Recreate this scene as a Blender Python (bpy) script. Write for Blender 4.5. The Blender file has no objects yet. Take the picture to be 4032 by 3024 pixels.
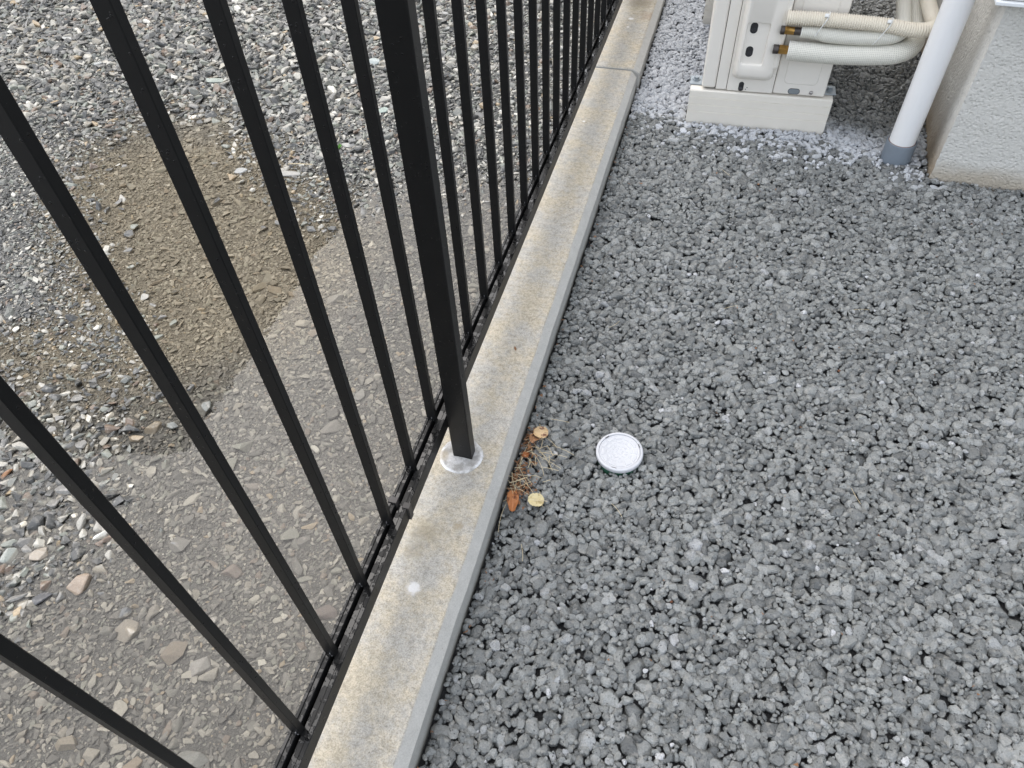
import bpy, bmesh, math, random
import numpy as np
from mathutils import Vector, Matrix, Euler, noise

random.seed(7)
rng = np.random.default_rng(7)
sc = bpy.context.scene
R = math.radians
PI = math.pi

# ------------------------------------------------------------------ camera
CAM_P, CAM_R, CAM_Y = 0.8646, -0.0606, -0.3143
cy, sy = math.cos(CAM_Y), math.sin(CAM_Y)
fwd = Vector((sy * math.cos(CAM_P), cy * math.cos(CAM_P), -math.sin(CAM_P)))
rgt = Vector((cy, -sy, 0))
upv = rgt.cross(fwd)
c_, s_ = math.cos(CAM_R), math.sin(CAM_R)
r2, u2 = c_ * rgt + s_ * upv, c_ * upv - s_ * rgt
cam = bpy.data.cameras.new("camera")
cam.sensor_width = 36
cam.lens = 25.9
cam.clip_start = 0.02
cam.clip_end = 500
co = bpy.data.objects.new("camera", cam)
m = Matrix((r2, u2, -fwd)).transposed().to_4x4()
m.translation = Vector((0, 0, 1))
co.matrix_world = m
sc.collection.objects.link(co)
sc.camera = co

# ------------------------------------------------------------------ world and sun (overcast)
SUN_EL, SUN_AZ = R(54), R(-45)
w = bpy.data.worlds.new("World")
sc.world = w
w.use_nodes = True
nt = w.node_tree
nt.nodes.clear()
wo = nt.nodes.new("ShaderNodeOutputWorld")
bg = nt.nodes.new("ShaderNodeBackground")
sky = nt.nodes.new("ShaderNodeTexSky")
sky.sky_type = 'NISHITA'
sky.sun_disc = False
sky.sun_elevation = SUN_EL
sky.sun_rotation = SUN_AZ
sky.air_density = 1.0
sky.dust_density = 2.5
hs = nt.nodes.new("ShaderNodeHueSaturation")
hs.inputs['Saturation'].default_value = 0.6
nt.links.new(sky.outputs[0], hs.inputs['Color'])
gm = nt.nodes.new("ShaderNodeGamma")          # thick even cloud: flatten the clear-sky range
gm.inputs[1].default_value = 0.55
nt.links.new(hs.outputs[0], gm.inputs[0])
nt.links.new(gm.outputs[0], bg.inputs[0])
bg.inputs[1].default_value = 0.15
nt.links.new(bg.outputs[0], wo.inputs[0])

sl = bpy.data.lights.new("sun", 'SUN')
sl.energy = 0.5
sl.angle = R(100)
sl.color = (1.0, 0.97, 0.93)
so = bpy.data.objects.new("sun", sl)
sd = Vector((math.sin(SUN_AZ) * math.cos(SUN_EL), math.cos(SUN_AZ) * math.cos(SUN_EL), math.sin(SUN_EL)))
so.rotation_euler = sd.to_track_quat('Z', 'Y').to_euler()
so.location = sd * 20
sc.collection.objects.link(so)

sc.view_settings.view_transform = 'Standard'
sc.view_settings.look = 'None'
sc.view_settings.exposure = 2.45
sc.view_settings.gamma = 1
sc.view_settings.use_curve_mapping = False
sc.cycles.max_bounces = 8
sc.cycles.transparent_max_bounces = 8
sc.cycles.use_denoising = True

# ------------------------------------------------------------------ helpers
C = sc.collection


class NT:
    """terse builder for one material's nodes"""
    def __init__(s, name):
        s.m = bpy.data.materials.new(name)
        s.m.use_nodes = True
        s.t = s.m.node_tree
        s.b = s.t.nodes["Principled BSDF"]
        s.out = s.t.nodes["Material Output"]

    def n(s, typ, **kw):
        x = s.t.nodes.new("ShaderNode" + typ)
        for k, v in kw.items():
            if k.startswith("i_"):
                key = k[2:].replace("__", " ")
                x.inputs[key].default_value = v
            else:
                setattr(x, k, v)
        return x

    def l(s, a, b):
        s.t.links.new(a, b)

    def setp(s, key, val):
        if isinstance(val, bpy.types.NodeSocket):
            s.l(val, s.b.inputs[key])
        else:
            s.b.inputs[key].default_value = val

    def pos(s):
        return s.n("NewGeometry").outputs['Position']

    def ocoord(s):
        return s.n("TexCoord").outputs['Object']

    def noise(s, vec, scale, detail=4, rough=0.55, out=0):
        x = s.n("TexNoise", i_Scale=scale, i_Detail=detail, i_Roughness=rough)
        if vec is not None:
            s.l(vec, x.inputs['Vector'])
        return x.outputs[out]

    def voronoi(s, vec, scale, feature='F1', out='Distance'):
        x = s.n("TexVoronoi", feature=feature, i_Scale=scale)
        if vec is not None:
            s.l(vec, x.inputs['Vector'])
        return x.outputs[out]

    def ramp(s, fac, stops, interp='LINEAR'):
        x = s.n("ValToRGB")
        cr = x.color_ramp
        cr.interpolation = interp
        while len(cr.elements) < len(stops):
            cr.elements.new(0.5)
        for e, (p, c) in zip(cr.elements, stops):
            e.position = p
            if not hasattr(c, '__len__'):
                c = (c, c, c)
            e.color = (*c[:3], 1)
        s.l(fac, x.inputs[0])
        return x.outputs[0]

    def mix(s, fac, a, b, blend='MIX'):
        x = s.n("Mix", data_type='RGBA', blend_type=blend)
        for sock, v in ((x.inputs[0], fac), (x.inputs[6], a), (x.inputs[7], b)):
            if isinstance(v, bpy.types.NodeSocket):
                s.l(v, sock)
            elif hasattr(v, '__len__'):
                sock.default_value = (*v[:3], 1)
            else:
                sock.default_value = v
        return x.outputs[2]

    def math(s, op, a, b=0.0, clamp=False):
        x = s.n("Math", operation=op, use_clamp=clamp)
        for sock, v in ((x.inputs[0], a), (x.inputs[1], b)):
            if isinstance(v, bpy.types.NodeSocket):
                s.l(v, sock)
            else:
                sock.default_value = v
        return x.outputs[0]

    def smooth(s, v, a, b, lo=0.0, hi=1.0):
        x = s.n("MapRange", interpolation_type='SMOOTHSTEP')
        s.l(v, x.inputs[0])
        for i, k in enumerate((a, b, lo, hi)):
            x.inputs[i + 1].default_value = k
        return x.outputs[0]

    def dist(s, vec, p):
        x = s.n("VectorMath", operation='DISTANCE')
        s.l(vec, x.inputs[0])
        x.inputs[1].default_value = p
        return x.outputs['Value']

    def xyz(s, vec):
        x = s.n("SeparateXYZ")
        s.l(vec, x.inputs[0])
        return x.outputs

    def bump(s, h, strength=0.3, dist=0.01, normal=None):
        x = s.n("Bump", i_Strength=strength, i_Distance=dist)
        s.l(h, x.inputs['Height'])
        if normal is not None:
            s.l(normal, x.inputs['Normal'])
        s.l(x.outputs[0], s.b.inputs['Normal'])
        return x.outputs[0]


def link_mesh(name, me, mat=None, parent=None, smooth=False):
    me.name = name
    o = bpy.data.objects.new(name, me)
    C.objects.link(o)
    if mat is not None and len(me.materials) == 0:
        me.materials.append(mat)
    if parent is not None:
        o.parent = parent
    if smooth:
        me.polygons.foreach_set("use_smooth", [True] * len(me.polygons))
        me.set_sharp_from_angle(angle=R(48))
    return o


def obj(name, bm, mat=None, parent=None, smooth=False, recalc=True):
    if recalc:
        bmesh.ops.recalc_face_normals(bm, faces=bm.faces)
    me = bpy.data.meshes.new(name)
    bm.to_mesh(me)
    bm.free()
    return link_mesh(name, me, mat, parent, smooth)


def tag(o, label=None, cat=None, group=None, kind=None):
    if label:
        o['label'] = label
    if cat:
        o['category'] = cat
    if group:
        o['group'] = group
    if kind:
        o['kind'] = kind
    return o


def empty(name, loc, rz=0.0, label=None, cat=None, group=None):
    o = bpy.data.objects.new(name, None)
    o.empty_display_size = 0.05
    o.location = loc
    o.rotation_euler = (0, 0, rz)
    C.objects.link(o)
    return tag(o, label, cat, group)


def add_box(bm, x0, x1, y0, y1, z0, z1):
    vs = [bm.verts.new((x, y, z)) for z in (z0, z1) for y in (y0, y1) for x in (x0, x1)]
    for f in ((0, 2, 3, 1), (4, 5, 7, 6), (0, 1, 5, 4), (2, 6, 7, 3), (0, 4, 6, 2), (1, 3, 7, 5)):
        bm.faces.new([vs[i] for i in f])
    return vs


def box_bm(x0, x1, y0, y1, z0, z1, bevel=0.0, seg=2):
    bm = bmesh.new()
    add_box(bm, x0, x1, y0, y1, z0, z1)
    if bevel:
        bmesh.ops.bevel(bm, geom=list(bm.edges), offset=bevel, segments=seg, affect='EDGES', profile=0.5)
    return bm


def prism_bm(poly, axis, a, b, bm=None):
    """closed 2-D polygon extruded along an axis: 'y' poly=(x,z); 'z' poly=(x,y)"""
    bm = bm or bmesh.new()
    mk = (lambda p, t: (p[0], t, p[1])) if axis == 'y' else ((lambda p, t: (p[0], p[1], t)) if axis == 'z' else (lambda p, t: (t, p[0], p[1])))
    A = [bm.verts.new(mk(p, a)) for p in poly]
    B = [bm.verts.new(mk(p, b)) for p in poly]
    n = len(poly)
    for i in range(n):
        bm.faces.new((A[i], A[(i + 1) % n], B[(i + 1) % n], B[i]))
    bm.faces.new(A[::-1])
    bm.faces.new(B)
    return bm


def lathe_bm(prof, n=32, cx=0, cy=0, bm=None):
    bm = bm or bmesh.new()
    rings = []
    for r, z in prof:
        if r < 1e-6:
            rings.append([bm.verts.new((cx, cy, z))])
        else:
            rings.append([bm.verts.new((cx + r * math.cos(2 * PI * i / n), cy + r * math.sin(2 * PI * i / n), z)) for i in range(n)])
    for a, b in zip(rings, rings[1:]):
        for i in range(n):
            j = (i + 1) % n
            if len(a) == 1 and len(b) == 1:
                continue
            if len(a) == 1:
                bm.faces.new((a[0], b[i], b[j]))
            elif len(b) == 1:
                bm.faces.new((a[i], a[j], b[0]))
            else:
                bm.faces.new((a[i], a[j], b[j], b[i]))
    return bm


def catmull(pts, step):
    P = [Vector(p) for p in pts]
    P = [P[0] * 2 - P[1]] + P + [P[-1] * 2 - P[-2]]
    out = []
    for i in range(1, len(P) - 2):
        p0, p1, p2, p3 = P[i - 1:i + 3]
        n = max(2, int((p2 - p1).length / step))
        for k in range(n):
            t = k / n
            out.append(0.5 * ((2 * p1) + (p2 - p0) * t + (2 * p0 - 5 * p1 + 4 * p2 - p3) * t * t + (3 * p1 - p0 - 3 * p2 + p3) * t ** 3))
    out.append(P[-2])
    return out


def tube_bm(path, rad, n=20, bm=None, cap=True, closed=False):
    """tube along points; rad is a number or a function of arc length; gives UVs (u around, v metres)"""
    bm = bm or bmesh.new()
    uv = bm.loops.layers.uv.verify()
    rings, s, L = [], 0.0, []
    nrm = None
    N = len(path)
    for i, p in enumerate(path):
        a = path[i - 1] if (i or closed) else path[i]
        b = path[(i + 1) % N] if (i < N - 1 or closed) else path[i]
        t = (b - a).normalized()
        if nrm is None:
            ref = Vector((0, 0, 1)) if abs(t.z) < 0.9 else Vector((1, 0, 0))
            nrm = (ref - t * ref.dot(t)).normalized()
        else:
            nrm = (nrm - t * nrm.dot(t)).normalized()
        bi = t.cross(nrm)
        if i:
            s += (path[i] - path[i - 1]).length
        r = rad(s) if callable(rad) else rad
        rings.append([bm.verts.new(p + (nrm * math.cos(2 * PI * k / n) + bi * math.sin(2 * PI * k / n)) * r) for k in range(n)])
        L.append(s)
    rng_ = range(N) if closed else range(N - 1)
    for i in rng_:
        A, B = rings[i], rings[(i + 1) % N]
        for k in range(n):
            j = (k + 1) % n
            f = bm.faces.new((A[k], A[j], B[j], B[k]))
            la, lb = L[i], (L[i + 1] if i + 1 < N else L[i] + 0.001)
            for lo, (u, v) in zip(f.loops, ((k / n, la), ((k + 1) / n, la), ((k + 1) / n, lb), (k / n, lb))):
                lo[uv].uv = (u, v)
    if cap and not closed:
        bm.faces.new(rings[0][::-1])
        bm.faces.new(rings[-1])
    return bm


def rrect(x0, x1, y0, y1, r, n=5):
    out = []
    for cx, cy, a in ((x1 - r, y0 + r, -90), (x1 - r, y1 - r, 0), (x0 + r, y1 - r, 90), (x0 + r, y0 + r, 180)):
        for k in range(n + 1):
            t = R(a + 90 * k / n)
            out.append((cx + r * math.cos(t), cy + r * math.sin(t)))
    return out


def loft_bm(loops, bm=None, cap_first=False, cap_last=True):
    """loops: lists of 3-D points with equal counts"""
    bm = bm or bmesh.new()
    rings = [[bm.verts.new(p) for p in lp] for lp in loops]
    n = len(rings[0])
    for A, B in zip(rings, rings[1:]):
        for i in range(n):
            j = (i + 1) % n
            bm.faces.new((A[i], A[j], B[j], B[i]))
    if cap_first:
        bm.faces.new(rings[0][::-1])
    if cap_last:
        bm.faces.new(rings[-1])
    return bm


# ------------------------------------------------------------------ levels
GZ = -0.058          # gravel surface on the house side
WL = -0.0665         # puddle level

PUD = [(-1.417, 1.64), (-1.33, 1.658), (-1.223, 1.544), (-1.155, 1.445), (-1.097, 1.362), (-0.984, 1.306), (-0.912, 1.237),
       (-0.817, 1.2), (-0.779, 1.275), (-0.748, 1.347), (-0.694, 1.378), (-0.602, 1.374), (-0.532, 1.375), (-0.41, 1.412),
       (-0.30, 1.40), (-0.30, -0.5), (-1.3, -0.5), (-1.05, 0.20), (-0.939, 0.241), (-0.919, 0.27), (-0.845, 0.305),
       (-0.856, 0.361), (-0.847, 0.411), (-0.899, 0.473), (-0.956, 0.52), (-0.916, 0.582), (-0.941, 0.649), (-1.01, 0.754),
       (-1.122, 0.872), (-1.241, 0.959), (-1.389, 1.095), (-1.522, 1.26), (-1.581, 1.412), (-1.563, 1.547), (-1.517, 1.594)]
_pa = np.array(PUD)
_pb = np.roll(_pa, -1, axis=0)


def puddle_sd(X, Y):
    """signed distance to the puddle outline, positive inside (numpy arrays)"""
    X = np.asarray(X, float)
    Y = np.asarray(Y, float)
    best = np.full(X.shape, 1e9)
    ins = np.zeros(X.shape, bool)
    for (ax, ay), (bx, by) in zip(_pa, _pb):
        ex, ey = bx - ax, by - ay
        t = np.clip(((X - ax) * ex + (Y - ay) * ey) / (ex * ex + ey * ey), 0, 1)
        best = np.minimum(best, np.hypot(X - ax - t * ex, Y - ay - t * ey))
        cond = (ay > Y) != (by > Y)
        xi = ax + (Y - ay) / (by - ay if by != ay else 1e-9) * ex
        ins ^= cond & (X < xi)
    return np.where(ins, best, -best)


def wav(X, Y):
    return (np.sin(X * 7.1 + 1.3 * np.sin(Y * 5.3)) * np.sin(Y * 6.3 + 1.1 * np.sin(X * 4.7 + 2)) +
            0.6 * np.sin(X * 17 + Y * 5 + 1) * np.sin(Y * 19 - X * 7)) * 0.5


def left_z(X, Y):
    """bed height of the gravel lot (without its stones)"""
    d = puddle_sd(X, Y)
    inside = -np.clip(d * 0.045, 0, 0.010) - 0.0008
    near = np.clip((0.85 - Y) / 0.15, 0, 1)
    outside = np.clip(-d * 0.030, 0, 0.0055 - 0.0045 * near) - 0.0018 + np.clip((-d - 0.16) * 0.05, 0, 0.020) * (1 - near)
    return WL - 0.003 + np.where(d > 0, inside, outside) + 0.0016 * wav(X, Y)


def right_z(X, Y):
    k = np.clip((np.asarray(Y) - 1.95) / 0.25, 0, 1) * np.clip(1 - (np.asarray(X) + 0.2) / 0.25, 0, 1)
    return GZ + 0.022 * k + 0.002 * wav(np.asarray(X) * 1.3, np.asarray(Y) * 1.3)


# ------------------------------------------------------------------ stone materials
def stone_mat(name, stops, mode, wet_rough=0.32):
    t = NT(name)
    p = t.pos()
    if mode == 'single':
        tone = t.n("ObjectInfo").outputs['Color']
        base = tone
    else:
        at = t.n("Attribute", attribute_type='INSTANCER', attribute_name='tone')
        base = t.ramp(at.outputs['Fac'], stops, 'CONSTANT' if mode == 'left' else 'LINEAR')
    grain = t.noise(p, 420, 3, 0.6)
    base = t.mix(0.55, base, t.ramp(grain, [(0.3, 0.45), (0.7, 1.4 if False else 1.0)]), 'MULTIPLY')
    streak = t.noise(p, 110, 2, 0.5)
    base = t.mix(t.math('MULTIPLY', t.smooth(streak, 0.52, 0.72), 0.35), base, (0.42, 0.40, 0.36))
    if mode == 'right':
        x = t.xyz(p)
        edge = t.noise(p, 5.5, 3, 0.6)
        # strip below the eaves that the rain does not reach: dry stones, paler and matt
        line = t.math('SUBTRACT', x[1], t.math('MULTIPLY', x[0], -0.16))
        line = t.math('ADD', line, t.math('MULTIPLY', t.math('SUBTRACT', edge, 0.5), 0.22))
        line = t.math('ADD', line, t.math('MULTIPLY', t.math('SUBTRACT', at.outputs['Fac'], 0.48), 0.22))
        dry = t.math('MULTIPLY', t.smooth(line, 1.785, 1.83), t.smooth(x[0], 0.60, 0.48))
        # painted shade: stones in the slot between unit and wall keep the darker colour
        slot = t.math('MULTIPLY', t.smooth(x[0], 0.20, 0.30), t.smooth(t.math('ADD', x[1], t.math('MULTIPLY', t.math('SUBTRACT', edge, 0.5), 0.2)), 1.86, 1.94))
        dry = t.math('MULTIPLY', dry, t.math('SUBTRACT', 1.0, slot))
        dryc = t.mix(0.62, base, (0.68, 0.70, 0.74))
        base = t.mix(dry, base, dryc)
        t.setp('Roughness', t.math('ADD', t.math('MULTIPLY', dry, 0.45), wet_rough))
        pits = t.math('MULTIPLY', t.smooth(t.voronoi(p, 210), 0.27, 0.17), t.smooth(t.noise(p, 120, 2), 0.50, 0.56))
        base = t.mix(t.math('MULTIPLY', pits, 0.6), base, (0.05, 0.05, 0.055))
        h = t.math('SUBTRACT', t.noise(p, 380, 4, 0.65), t.math('MULTIPLY', pits, 0.9))
        t.bump(h, 1.0, 0.0024)
    else:
        x = t.xyz(p)
        und = t.smooth(x[2], WL - 0.0018, WL + 0.0002, 1, 0)
        mud = t.smooth(t.math('ADD', t.dist(p, (-1.20, 1.12, WL)), t.math('MULTIPLY', t.math('SUBTRACT', t.noise(p, 5, 4), 0.5), 0.35)), 0.62, 0.36)
        silt = t.mix(t.noise(p, 60, 3), t.mix(mud, (0.20, 0.196, 0.19), (0.30, 0.268, 0.21)), t.mix(mud, (0.27, 0.262, 0.25), (0.42, 0.38, 0.31)))
        base = t.mix(t.math('MULTIPLY', und, t.smooth(mud, 0, 1, 0.45, 0.55)), base, silt)
        t.setp('Roughness', t.math('ADD', t.math('MULTIPLY', und, 0.6), wet_rough))
        t.bump(t.noise(p, 300, 4, 0.6), 0.5, 0.0012)
    if mode == 'left':
        base = t.mix(1.0, base, (1.3, 1.28, 1.24), 'MULTIPLY')
    t.setp('Base Color', base)
    t.b.inputs['Specular IOR Level'].default_value = 0.6
    return t.m


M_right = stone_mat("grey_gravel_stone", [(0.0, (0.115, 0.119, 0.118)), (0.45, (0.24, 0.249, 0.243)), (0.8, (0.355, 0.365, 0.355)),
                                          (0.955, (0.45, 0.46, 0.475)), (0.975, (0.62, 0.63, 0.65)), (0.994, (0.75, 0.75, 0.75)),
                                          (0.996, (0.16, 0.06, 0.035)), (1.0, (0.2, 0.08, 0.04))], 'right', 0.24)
M_left = stone_mat("mixed_lot_stone", [(0.0, (0.06, 0.061, 0.06)), (0.2, (0.10, 0.10, 0.097)), (0.36, (0.145, 0.15, 0.138)),
                                       (0.5, (0.19, 0.185, 0.175)), (0.62, (0.225, 0.235, 0.205)), (0.71, (0.27, 0.25, 0.21)),
                                       (0.79, (0.36, 0.345, 0.31)), (0.89, (0.46, 0.44, 0.39)), (0.935, (0.17, 0.125, 0.095)),
                                       (0.97, (0.36, 0.28, 0.18)), (0.988, (0.66, 0.64, 0.58))], 'left', 0.30)
M_stone1 = stone_mat("single_stone", None, 'single', 0.34)


# ------------------------------------------------------------------ stone shapes
def round_stone(seed):
    """chunky pitted chip: a ball cut by planes, roughened"""
    r = random.Random(seed)
    bm = bmesh.new()
    bmesh.ops.create_icosphere(bm, subdivisions=3, radius=1)
    off = Vector((r.uniform(-50, 50), r.uniform(-50, 50), r.uniform(-50, 50)))
    planes = [Vector((r.gauss(0, 1), r.gauss(0, 1), r.gauss(0, 0.8))).normalized() for _ in range(13)]
    planes.append(Vector((r.gauss(0, .25), r.gauss(0, .25), 1)).normalized())
    cut = [r.uniform(0.60, 0.92) for _ in planes]
    for v in bm.verts:
        d = v.co.normalized()
        rad = 1.05
        for n_, c in zip(planes, cut):
            k = d.dot(n_)
            if k > 0.05:
                rad = min(rad, c / k)
        rad += 0.07 * noise.noise(d * 2.3 + off) + 0.07 * noise.noise(d * 5.5 + off)
        v.co = d * rad
    me = bpy.data.meshes.new("gravel_stone")
    bm.to_mesh(me)
    bm.free()
    me.polygons.foreach_set("use_smooth", [True] * len(me.polygons))
    me.set_sharp_from_angle(angle=R(26))
    return me


def crushed_stone(seed, npt=13):
    r = random.Random(seed)
    bm = bmesh.new()
    for _ in range(npt):
        v = Vector((r.gauss(0, 1), r.gauss(0, 1), r.gauss(0, 1))).normalized()
        bm.verts.new((v.x * r.uniform(.8, 1.1), v.y * r.uniform(.75, 1.05), max(-.75, min(.75, v.z * 1.1))))
    res = bmesh.ops.convex_hull(bm, input=list(bm.verts))
    bmesh.ops.delete(bm, geom=[g for g in res['geom_interior'] if isinstance(g, bmesh.types.BMVert)], context='VERTS')
    bmesh.ops.dissolve_limit(bm, angle_limit=R(14), verts=list(bm.verts), edges=list(bm.edges))
    bmesh.ops.bevel(bm, geom=list(bm.edges), offset=0.09, segments=1, affect='EDGES', clamp_overlap=True)
    bmesh.ops.triangulate(bm, faces=list(bm.faces))
    me = bpy.data.meshes.new("crushed_stone")
    bm.to_mesh(me)
    bm.free()
    return me


def stone_collection(name, meshes, mat):
    col = bpy.data.collections.new(name)
    for i, me in enumerate(meshes):
        me.materials.append(mat)
        o = bpy.data.objects.new("%s_%02d" % (name, i), me)
        col.objects.link(o)
    return col


def pack(cands, x0, y0, x1, y1, fill, res=0.001, premask=None):
    """cands: (x, y, r) sorted large first; keeps those whose centre lies in free ground"""
    nx, ny = int((x1 - x0) / res) + 2, int((y1 - y0) / res) + 2
    mask = np.zeros((nx, ny), bool)
    if premask:
        for (px, py, pr) in premask:
            i0, i1 = max(0, int((px - pr - x0) / res)), int((px + pr - x0) / res)
            j0, j1 = max(0, int((py - pr - y0) / res)), int((py + pr - y0) / res)
            gx, gy = np.ogrid[i0:i1, j0:j1]
            mask[i0:i1, j0:j1] |= ((gx * res + x0 - px) ** 2 + (gy * res + y0 - py) ** 2 < pr * pr)[:max(0, min(i1, nx) - i0), :max(0, min(j1, ny) - j0)]
    discs = {}
    keep = np.zeros(len(cands), bool)
    I = ((cands[:, 0] - x0) / res).astype(int)
    J = ((cands[:, 1] - y0) / res).astype(int)
    RR = np.maximum(1, np.round(cands[:, 2] * fill / res)).astype(int)
    for k in range(len(cands)):
        i, j = I[k], J[k]
        if mask[i, j]:
            continue
        keep[k] = True
        r = int(RR[k])
        if i < r or j < r or i + r + 1 >= nx or j + r + 1 >= ny:
            continue
        d = discs.get(r)
        if d is None:
            g = np.arange(-r, r + 1)
            d = (g[:, None] ** 2 + g[None, :] ** 2) <= r * r
            discs[r] = d
        mask[i - r:i + r + 1, j - r:j + r + 1] |= d
    return cands[keep]


def instance_cloud(name, pts, scl, rot, tone, col, nvar):
    me = bpy.data.meshes.new(name)
    n = len(pts)
    me.vertices.add(n)
    me.vertices.foreach_set("co", pts.astype(np.float32).ravel())
    for nm, typ, arr in (("scl", 'FLOAT_VECTOR', scl), ("rot", 'FLOAT_VECTOR', rot)):
        a = me.attributes.new(nm, typ, 'POINT')
        a.data.foreach_set("vector", arr.astype(np.float32).ravel())
    a = me.attributes.new("tone", 'FLOAT', 'POINT')
    a.data.foreach_set("value", tone.astype(np.float32))
    a = me.attributes.new("idx", 'INT', 'POINT')
    a.data.foreach_set("value", rng.integers(0, nvar, n).astype(np.int32))
    o = bpy.data.objects.new(name, me)
    C.objects.link(o)
    g = bpy.data.node_groups.new(name + "_scatter", 'GeometryNodeTree')
    g.interface.new_socket("Geometry", in_out='INPUT', socket_type='NodeSocketGeometry')
    g.interface.new_socket("Geometry", in_out='OUTPUT', socket_type='NodeSocketGeometry')
    N = g.nodes
    gi, go = N.new("NodeGroupInput"), N.new("NodeGroupOutput")
    ci = N.new("GeometryNodeCollectionInfo")
    ci.inputs['Collection'].default_value = col
    ci.inputs['Separate Children'].default_value = True
    ci.inputs['Reset Children'].default_value = True
    ip = N.new("GeometryNodeInstanceOnPoints")
    ip.inputs['Pick Instance'].default_value = True

    def att(nm, typ):
        x = N.new("GeometryNodeInputNamedAttribute")
        x.data_type = typ
        x.inputs['Name'].default_value = nm
        return x.outputs[0]
    er = N.new("FunctionNodeEulerToRotation")
    L = g.links.new
    L(gi.outputs[0], ip.inputs['Points'])
    L(ci.outputs[0], ip.inputs['Instance'])
    L(att("idx", 'INT'), ip.inputs['Instance Index'])
    L(att("rot", 'FLOAT_VECTOR'), er.inputs[0])
    L(er.outputs[0], ip.inputs['Rotation'])
    L(att("scl", 'FLOAT_VECTOR'), ip.inputs['Scale'])
    L(ip.outputs[0], go.inputs[0])
    md = o.modifiers.new("scatter", 'NODES')
    md.node_group = g
    return o


# ------------------------------------------------------------------ ground sheets
t = NT("dark_subsoil")
p = t.pos()
t.setp('Base Color', t.mix(t.noise(p, 90, 5, 0.7), (0.02, 0.02, 0.022), (0.07, 0.07, 0.072)))
t.setp('Roughness', 0.8)
t.bump(t.noise(p, 140, 5, 0.7), 1.0, 0.01)
M_sub = t.m
t = NT("wet_grit")
p = t.pos()
x = t.xyz(p)
und = t.smooth(x[2], WL - 0.002, WL, 1, 0)
mud = t.smooth(t.dist(p, (-1.20, 1.12, WL)), 0.62, 0.36)
gr = t.mix(t.voronoi(p, 260, out='Color'), (0.05, 0.05, 0.05), (0.2, 0.195, 0.18))
t.setp('Base Color', t.mix(t.math('MULTIPLY', und, 0.75), gr, t.mix(t.noise(p, 150, 5, .7), t.mix(mud, (0.085, 0.084, 0.08), (0.15, 0.13, 0.095)), t.mix(mud, (0.19, 0.185, 0.175), (0.32, 0.28, 0.215)))))
t.setp('Roughness', 0.6)
t.bump(t.voronoi(p, 240), 0.8, 0.004)
M_grit = t.m

bm = bmesh.new()
for a, b in (((-300, -300), (300, 300)),):
    vs = [bm.verts.new((a[0], a[1], -0.11)), bm.verts.new((b[0], a[1], -0.11)), bm.verts.new((b[0], b[1], -0.11)), bm.verts.new((a[0], b[1], -0.11))]
    bm.faces.new(vs)
t = NT("far_ground")
p = t.pos()
t.setp('Base Color', t.mix(t.noise(p, 40, 6, 0.7), (0.08, 0.08, 0.078), (0.22, 0.215, 0.2)))
t.setp('Roughness', 0.8)
t.bump(t.noise(p, 60, 5, .7), 0.8, 0.02)
tag(obj("ground", bm, t.m, recalc=False), kind='structure')


def sheet(name, x0, x1, y0, y1, step, fz, mat, dz):
    nx, ny = int(round((x1 - x0) / step)) + 1, int(round((y1 - y0) / step)) + 1
    X, Y = np.meshgrid(np.linspace(x0, x1, nx), np.linspace(y0, y1, ny), indexing='ij')
    Z = fz(X, Y) + dz
    me = bpy.data.meshes.new(name)
    v = np.stack([X, Y, Z], -1).reshape(-1, 3)
    idx = np.arange(nx * ny).reshape(nx, ny)
    f = np.stack([idx[:-1, :-1], idx[1:, :-1], idx[1:, 1:], idx[:-1, 1:]], -1).reshape(-1, 4)
    me.from_pydata(v.tolist(), [], f.tolist())
    o = link_mesh(name, me, mat, smooth=True)
    return tag(o, kind='structure')


sheet("gravel_bed", -0.26, 3.2, -1.2, 5.2, 0.04, right_z, M_sub, -0.012)
sheet("lot_bed", -4.6, -0.33, -1.2, 5.2, 0.02, left_z, M_grit, 0.0)

# puddle water
t = NT("puddle_water")
p = t.pos()
tr = t.n("BsdfTransparent")
tr.inputs[0].default_value = (0.96, 0.945, 0.91, 1)
gl = t.n("BsdfGlossy")
gl.inputs['Roughness'].default_value = 0.015
fr = t.n("Fresnel", i_IOR=1.333)
bp = t.n("Bump", i_Strength=0.12, i_Distance=0.002)
t.l(t.noise(p, 22, 2, 0.4), bp.inputs['Height'])
t.l(bp.outputs[0], gl.inputs['Normal'])
t.l(bp.outputs[0], fr.inputs['Normal'])
ms = t.n("MixShader")
t.l(fr.outputs[0], ms.inputs[0])
t.l(tr.outputs[0], ms.inputs[1])
t.l(gl.outputs[0], ms.inputs[2])
t.l(ms.outputs[0], t.out.inputs['Surface'])
bm = bmesh.new()
pv = [bm.verts.new((x_, y_, WL)) for x_, y_ in ((-1.9, -0.8), (-0.345, -0.8), (-0.345, 1.75), (-1.9, 1.75))]
bm.faces.new(pv)
tag(obj("puddle", bm, t.m, recalc=False), kind='structure')

# ------------------------------------------------------------------ neighbour house across the lot (its eave shows in the puddle)
def plain(name, col, rough=0.6, nscale=8, var=0.12, bump=0.0, bscale=60, metal=0.0):
    t = NT(name)
    p = t.ocoord()
    k = t.noise(p, nscale, 5, 0.6)
    c0 = tuple(c * (1 - var) for c in col)
    c1 = tuple(min(1, c * (1 + var)) for c in col)
    t.setp('Base Color', t.mix(k, c0, c1))
    t.setp('Roughness', rough)
    t.setp('Metallic', metal)
    if bump:
        t.bump(t.noise(p, bscale, 4, 0.6), bump, 0.01)
    return t.m


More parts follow.
